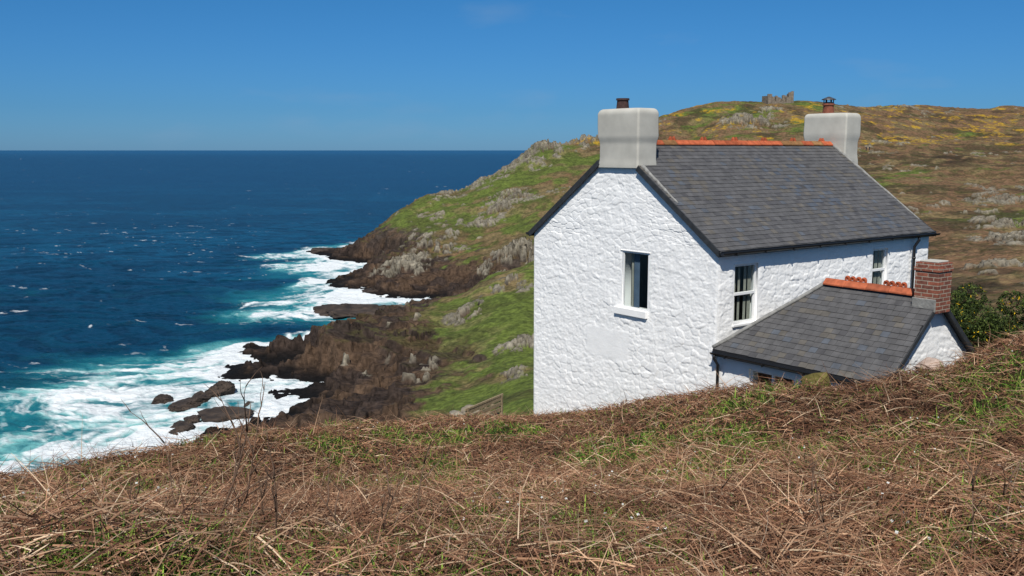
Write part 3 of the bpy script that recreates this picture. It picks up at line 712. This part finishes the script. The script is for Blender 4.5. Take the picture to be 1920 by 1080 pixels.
# ---------------- vegetation ribbons
def ribbons(name,base,dirh,elev,length,width,droop,cols,label,cat,nseg=3,taper=True):
    N=len(base); t=np.linspace(0,1,nseg+1)
    D=np.stack([np.cos(dirh)*np.cos(elev),np.sin(dirh)*np.cos(elev),np.sin(elev)],-1)
    side=np.cross(D,rng.normal(size=(N,3))); side/=np.linalg.norm(side,axis=1,keepdims=True)
    bend=np.cross(D,side)*rng.normal(0,.28,(N,1))
    V=np.zeros((N,nseg+1,2,3))
    for i,tt in enumerate(t):
        c=base+D*(length*tt)[:,None]+bend*(length*tt*tt*1.)[:,None]; c[:,2]-=droop*length*tt*tt
        w=width*(1-.8*tt if taper else 1)
        V[:,i,0]=c-side*(w/2)[:,None]; V[:,i,1]=c+side*(w/2)[:,None]
    idx=np.arange(N*(nseg+1)*2).reshape(N,nseg+1,2)
    Qd=np.stack([idx[:,:-1,0],idx[:,:-1,1],idx[:,1:,1],idx[:,1:,0]],-1).reshape(-1,4)
    col=np.repeat(cols,(nseg+1)*2,axis=0)
    o=fast(name,V.reshape(-1,3),Qd,m_veg,col=col,smooth=False); o['kind']='stuff'; o['label']=label; o['category']=cat; return o
ca,sa=math.cos(ang),math.sin(ang)
def inhouse(x,y,mg=.05):
    lx=(x-HX)*ca+(y-HY)*sa; ly=-(x-HX)*sa+(y-HY)*ca
    return ((lx>-mg)&(lx<GL+mg)&(ly>-mg)&(ly<GW+mg))|((lx>-.15)&(lx<3.15)&(ly>-4.1)&(ly<=0))
def scatter(N,r0,r1,gamma=1.0):
    r=np.exp(math.log(r0)+(math.log(r1)-math.log(r0))*rng.random(N)**gamma); a=np.radians(rng.uniform(-35,35,N))
    x=r*np.sin(a);y=r*np.cos(a); k=~inhouse(x,y); return x[k],y[k]
def greenf(x,y):
    r=np.hypot(x,y)
    c=np.exp(-((x/y-.15)**2/.05+(r-8.5)**2/20))
    return fbm(x/1.5,y/1.5,4,151)*.6+fbm(x/.45,y/.45,3,152)*.4+.045*c-.06*sst(11.5,15,r)*sst(-.1,.1,x/y)-.015*sst(12,16,r)+.002
def wc_(cl,p,N,lo,hi): return np.array(cl)[rng.choice(len(cl),N,p=p)]*rng.uniform(lo,hi,(N,1))
def pick(cl,N,var=.25):
    cl=np.array(cl); c=cl[rng.integers(0,len(cl),N)]; return c*rng.uniform(1-var,1+var,(N,1))
def clf(x,y): return sst(.3,.7,fbm(x/.5,y/.5,3,401))*.6+.4*sst(.35,.65,fbm(x/2.5,y/2.5,2,405))  # noise tone for bracken: hummock shading put into the strand colours
pal=[lin(160,122,94),lin(138,100,76),lin(186,152,122),lin(114,78,58),lin(148,112,86),lin(88,60,46),lin(208,184,154)]
x,y=scatter(200000,2.6,30,.8); N=len(x); g=greenf(x,y); keep=(rng.random(N)>sst(.46,.57,g)*.6); x=x[keep];y=y[keep];N=len(x)
r=np.hypot(x,y); z=height(x,y,False)+rng.random(N)**1.5*.22*np.clip(1.3-r/30,.4,1)
ribbons('dead_bracken',np.stack([x,y,z],-1),rng.uniform(0,2*np.pi,N),rng.normal(.1,.34,N),rng.uniform(.08,.42,N),(rng.uniform(.003,.0072,N))*(1+r*.055),rng.uniform(0,.45,N),
 wc_(pal,[.2,.2,.12,.18,.15,.1,.05],N,.72,1.18)*(.60+.52*clf(x,y))[:,None],'flattened brown dead bracken stems covering the slope','bracken')
x,y=scatter(3000,3.0,26,.9); N=len(x); r=np.hypot(x,y); z=height(x,y,False)+rng.uniform(.05,.2,N)
ribbons('long_dead_stalks',np.stack([x,y,z],-1),rng.uniform(0,2*np.pi,N),rng.normal(.15,.3,N),rng.uniform(.3,.65,N),(rng.uniform(.004,.007,N))*(1+r*.05),rng.uniform(.1,.5,N),
 wc_([lin(188,162,134),lin(162,132,106),lin(136,106,84)],[.35,.35,.3],N,.75,1.1),'long pale dead bracken stalks lying across the slope','bracken',nseg=5)
x,y=scatter(230000,2.6,30,.8); N=len(x); g=greenf(x,y); keep=(rng.random(N)>sst(.46,.59,g)*.65); x=x[keep];y=y[keep];N=len(x); r=np.hypot(x,y)
z=height(x,y,False)+rng.random(N)*.13
ribbons('dead_bracken_fronds',np.stack([x,y,z],-1),rng.uniform(0,2*np.pi,N),rng.normal(.1,.5,N),rng.uniform(.03,.11,N),(rng.uniform(.006,.014,N))*(1+r*.05),rng.uniform(0,.8,N),
 pick([lin(130,90,66),lin(106,72,54),lin(150,110,82),lin(80,55,43)],N)*(.6+.5*clf(x,y))[:,None],'crumpled brown dead bracken fronds','bracken',nseg=2)
x,y=scatter(330000,2.8,34,.75); N=len(x); g=greenf(x,y)+.12*np.exp(-((x+.6)**2+(y-25)**2)/6); keep=(rng.random(N)<sst(.45,.56,g)*.9+.05); x=x[keep];y=y[keep];N=len(x); r=np.hypot(x,y)
z=height(x,y,False)-.01
ribbons('green_grass',np.stack([x,y,z],-1),rng.uniform(0,2*np.pi,N),rng.uniform(.4,1.4,N),rng.uniform(.08,.24,N),(rng.uniform(.006,.013,N))*(1+r*.07),rng.uniform(0,.6,N),
 pick([lin(92,124,42),lin(70,100,34),lin(122,148,58),lin(126,130,64),lin(58,82,32)],N),'green grass growing up through dead bracken','grass')
x,y=scatter(2600,5,20,.8); g=greenf(x,y); k=(g>.51)&(fbm(x/1.5,y/1.5,3,77)>.48)&(rng.random(len(x))<.5); x=x[k];y=y[k];N=len(x)
z=height(x,y,False)+rng.uniform(.14,.24,N)
ribbons('white_flowers',np.stack([x,y,z],-1),rng.uniform(0,6.28,N),rng.uniform(-.3,.3,N),np.full(N,.017),np.full(N,.014),np.zeros(N),pick([np.array([.55,.55,.52])],N,.1),'tiny white flowers scattered in the grass','flower',nseg=1,taper=False)
m_stem=mat('dry_stem',lin(104,84,70),.9,.1,ns=20,namt=.3)
def stem(x,y,h,seed,lean):
    rd=random.Random(seed); m=M(); z0=H1(x,y)
    def br(p,d,L,r,dep):
        pts=[p]; n=6
        for i in range(n):
            d=(d+Vector((rd.gauss(0,.12),rd.gauss(0,.12),rd.gauss(0,.06)))).normalized(); pts.append(pts[-1]+d*L/n)
            if dep<2 and i>=1 and rd.random()<.55:
                dd=(d+Vector((rd.uniform(-.8,.8),rd.uniform(-.8,.8),.3))).normalized(); br(pts[-1],dd,L*.42,r*.6,dep+1)
        m.tube(pts,[r*(1-.75*i/n) for i in range(n+1)],5)
    br(Vector((0,0,-.03)),Vector((lean,rd.uniform(-.1,.1),1)).normalized(),h,.008,0)
    o=m.obj('dry_stem',m_stem,smooth=True); o.location=(x,y,z0); tag(o,'thin leafless brown stem standing in dead bracken','plant','dry stems in the bracken')
for i,(u,v,y,h,l) in enumerate([(395,1060,4.6,.85,.1),(350,1000,5.2,.6,-.2),(420,1020,5.0,.7,.15),(520,1070,4.5,.55,.0),(505,1000,5.2,.5,.1),(690,1060,4.6,.5,.3),(790,1000,5.4,.65,.1),(680,1075,4.4,.5,-.25),(1810,1070,4.3,.6,-.05),(1830,1040,4.8,.55,.5),(1600,1050,4.7,.5,-.6),(1340,980,5.6,.4,.2),(1700,1075,4.4,.45,.5),(270,1065,4.5,.35,-.1)]):
    x,yy_,_=px(u,v,y); stem(x,yy_,h,i+40,l)
def bush(cx,cy,w,d,h,seed,n,label):
    rd=np.random.default_rng(seed); z0=H1(cx,cy)
    be=empty('gorse_bush',(cx,cy,z0)); tag(be,label,'bush','gorse bushes behind the cottage')
    K=34; cen=np.stack([rd.uniform(-w/2,w/2,K),rd.uniform(-d/2,d/2,K),rd.uniform(.2,.88,K)*h],-1); cen[:,2]*=1-.25*(np.abs(cen[:,0])/(w/2))**2
    cr=rd.uniform(.3,.55,K)*.9
    ci=rd.integers(0,K,n); v=rd.normal(size=(n,3)); v/=np.linalg.norm(v,axis=1,keepdims=True)
    p=cen[ci]+v*(cr[ci]*rd.uniform(.55,1.1,n)**.5)[:,None]; p=p[p[:,2]>0]; n2=len(p)
    s=rd.uniform(.03,.06,n2); a=rd.normal(size=(n2,3)); a/=np.linalg.norm(a,axis=1,keepdims=True); b=np.cross(a,rd.normal(size=(n2,3))); b/=np.linalg.norm(b,axis=1,keepdims=True)
    Vv=np.stack([p-a*s[:,None],p-b*(s*.35)[:,None],p+a*s[:,None],p+b*(s*.35)[:,None]],1).reshape(-1,3)
    Qd=np.arange(n2*4).reshape(-1,4); cl=np.array([lin(44,58,24),lin(58,74,30),lin(34,44,20),lin(78,90,40)]); cc=cl[rd.integers(0,4,n2)]*rd.uniform(.7,1.3,(n2,1))
    yl=rd.random(n2)<.02; cc[yl]=lin(200,165,30)
    fast('foliage',Vv,Qd,m_veg,be,col=np.repeat(cc,4,axis=0),smooth=False)
    m=M()
    for i in range(12):
        q=cen[i]; m.tube([(0+q[0]*.3,q[1]*.3,-.1),(q[0]*.7,q[1]*.7,q[2]*.5),tuple(q)],[.035,.025,.012],6)
    m.obj('trunk',m_stem,be)
bush(11.7,24.5,1.9,2.0,3.5,3,30000,'dark green gorse bush beside the extension'); bush(13.0,24.2,2.2,2.2,3.3,4,28000,'dark green gorse bush with a few yellow flowers'); bush(13.4,26.8,2.6,2,2.9,5,14000,'dark green gorse bush beside the extension')
def person(u,v,y,seed,shirt):
    x,yy_,_=px(u,v,y); z=float(height(np.array([x]),np.array([yy_]))[0][0])
    me=bpy.data.meshes.new('person')
    vs=[(0,0,.95),(0,0,1.2),(0,0,1.42),(0,0,1.52),(0,0,1.66),(.1,0,.9),(.12,.08,.5),(.12,.02,.05),(-.1,0,.9),(-.12,-.1,.5),(-.12,-.2,.07),(.2,0,1.4),(.27,.03,1.15),(.26,-.12,.9),(-.2,0,1.4),(-.27,-.03,1.15),(-.26,-.15,.92),(.12,-.14,.03),(-.12,-.34,.05)]
    es=[(0,1),(1,2),(2,3),(3,4),(0,5),(5,6),(6,7),(0,8),(8,9),(9,10),(2,11),(11,12),(12,13),(2,14),(14,15),(15,16),(7,17),(10,18)]
    me.from_pydata(vs,es,[]); o=newobj('person',me,None,[shirt]); o.location=(x,yy_,z)
    o.modifiers.new('s','SKIN'); rr=[.15,.15,.14,.06,.11,.09,.07,.05,.09,.07,.05,.07,.05,.035,.07,.05,.035,.04,.04]
    for i,q in enumerate(me.skin_vertices[0].data): q.radius=(rr[i],rr[i]); q.use_root=(i==0)
    o.modifiers.new('u','SUBSURF').levels=1
    tag(o,'walker in dark outdoor clothes on the hillside path','person','walkers on the hillside path')
m_cl=mat('dark_clothes',(.02,.022,.035),.9,.1)
person(1624,284,430,1,m_cl); person(1630,284,431,2,m_cl)
# ---------------- light, sky, camera
SE=math.radians(50); SA=math.radians(190)
sv=Vector((math.sin(SA)*math.cos(SE),math.cos(SA)*math.cos(SE),math.sin(SE)))
sd_=bpy.data.lights.new('sun','SUN'); sd_.energy=5.0; sd_.angle=math.radians(.5); sd_.color=(1,.955,.88)
so=bpy.data.objects.new('sun',sd_); COL.objects.link(so); so.rotation_euler=sv.to_track_quat('Z','Y').to_euler()
w=bpy.data.worlds.new('World'); S.world=w; w.use_nodes=True; N=w.node_tree.nodes; L=w.node_tree.links
bg=N['Background']; bg.inputs[1].default_value=.10
sk=N.new('ShaderNodeTexSky'); sk.sky_type='NISHITA'; sk.sun_disc=False; sk.sun_elevation=SE; sk.sun_rotation=SA
sk.air_density=1.0; sk.dust_density=.3; sk.ozone_density=3.0; sk.altitude=0
tc=N.new('ShaderNodeTexCoord'); sx_=N.new('ShaderNodeSeparateXYZ'); L.new(tc.outputs['Generated'],sx_.inputs[0])
cr=N.new('ShaderNodeValToRGB'); L.new(sx_.outputs[2],cr.inputs[0])
el=cr.color_ramp.elements; el[0].position=0; el[0].color=(.20,.45,.92,1); el[1].position=1; el[1].color=(1,.95,.9,1)
for p_,c_ in((.04,(.160,.41,.81,1)),(.15,(.145,.44,.75,1)),(.4,(.7,.82,.88,1))):
    e_=el.new(p_); e_.color=c_
mx=N.new('ShaderNodeMix'); mx.data_type='RGBA'; mx.blend_type='MULTIPLY'; mx.inputs[0].default_value=1
L.new(sk.outputs[0],mx.inputs[6]); L.new(cr.outputs[0],mx.inputs[7])
mp=N.new('ShaderNodeMapping'); mp.inputs['Scale'].default_value=(5,5,16); L.new(tc.outputs['Generated'],mp.inputs[0])
cn=N.new('ShaderNodeTexNoise'); cn.inputs['Scale'].default_value=1.3; cn.inputs['Detail'].default_value=6; L.new(mp.outputs[0],cn.inputs['Vector'])
cm=N.new('ShaderNodeMapRange'); cm.inputs['From Min'].default_value=.6; cm.inputs['From Max'].default_value=.78; cm.inputs['To Max'].default_value=.22; L.new(cn.outputs['Fac'],cm.inputs['Value'])
m2=N.new('ShaderNodeMix'); m2.data_type='RGBA'; L.new(cm.outputs[0],m2.inputs[0]); L.new(mx.outputs[2],m2.inputs[6]); m2.inputs[7].default_value=(2.4,3.6,5.2,1)
L.new(m2.outputs[2],bg.inputs[0])
cd=bpy.data.cameras.new('camera'); cd.sensor_width=36; cd.lens=F/1920*36; cd.clip_end=200000; cd.clip_start=.05
co=bpy.data.objects.new('camera',cd); COL.objects.link(co); co.location=(0,0,0); co.rotation_euler=(math.pi/2-PIT,0,0)
S.camera=co
S.view_settings.view_transform='Standard'; S.view_settings.look='None'; S.view_settings.exposure=0
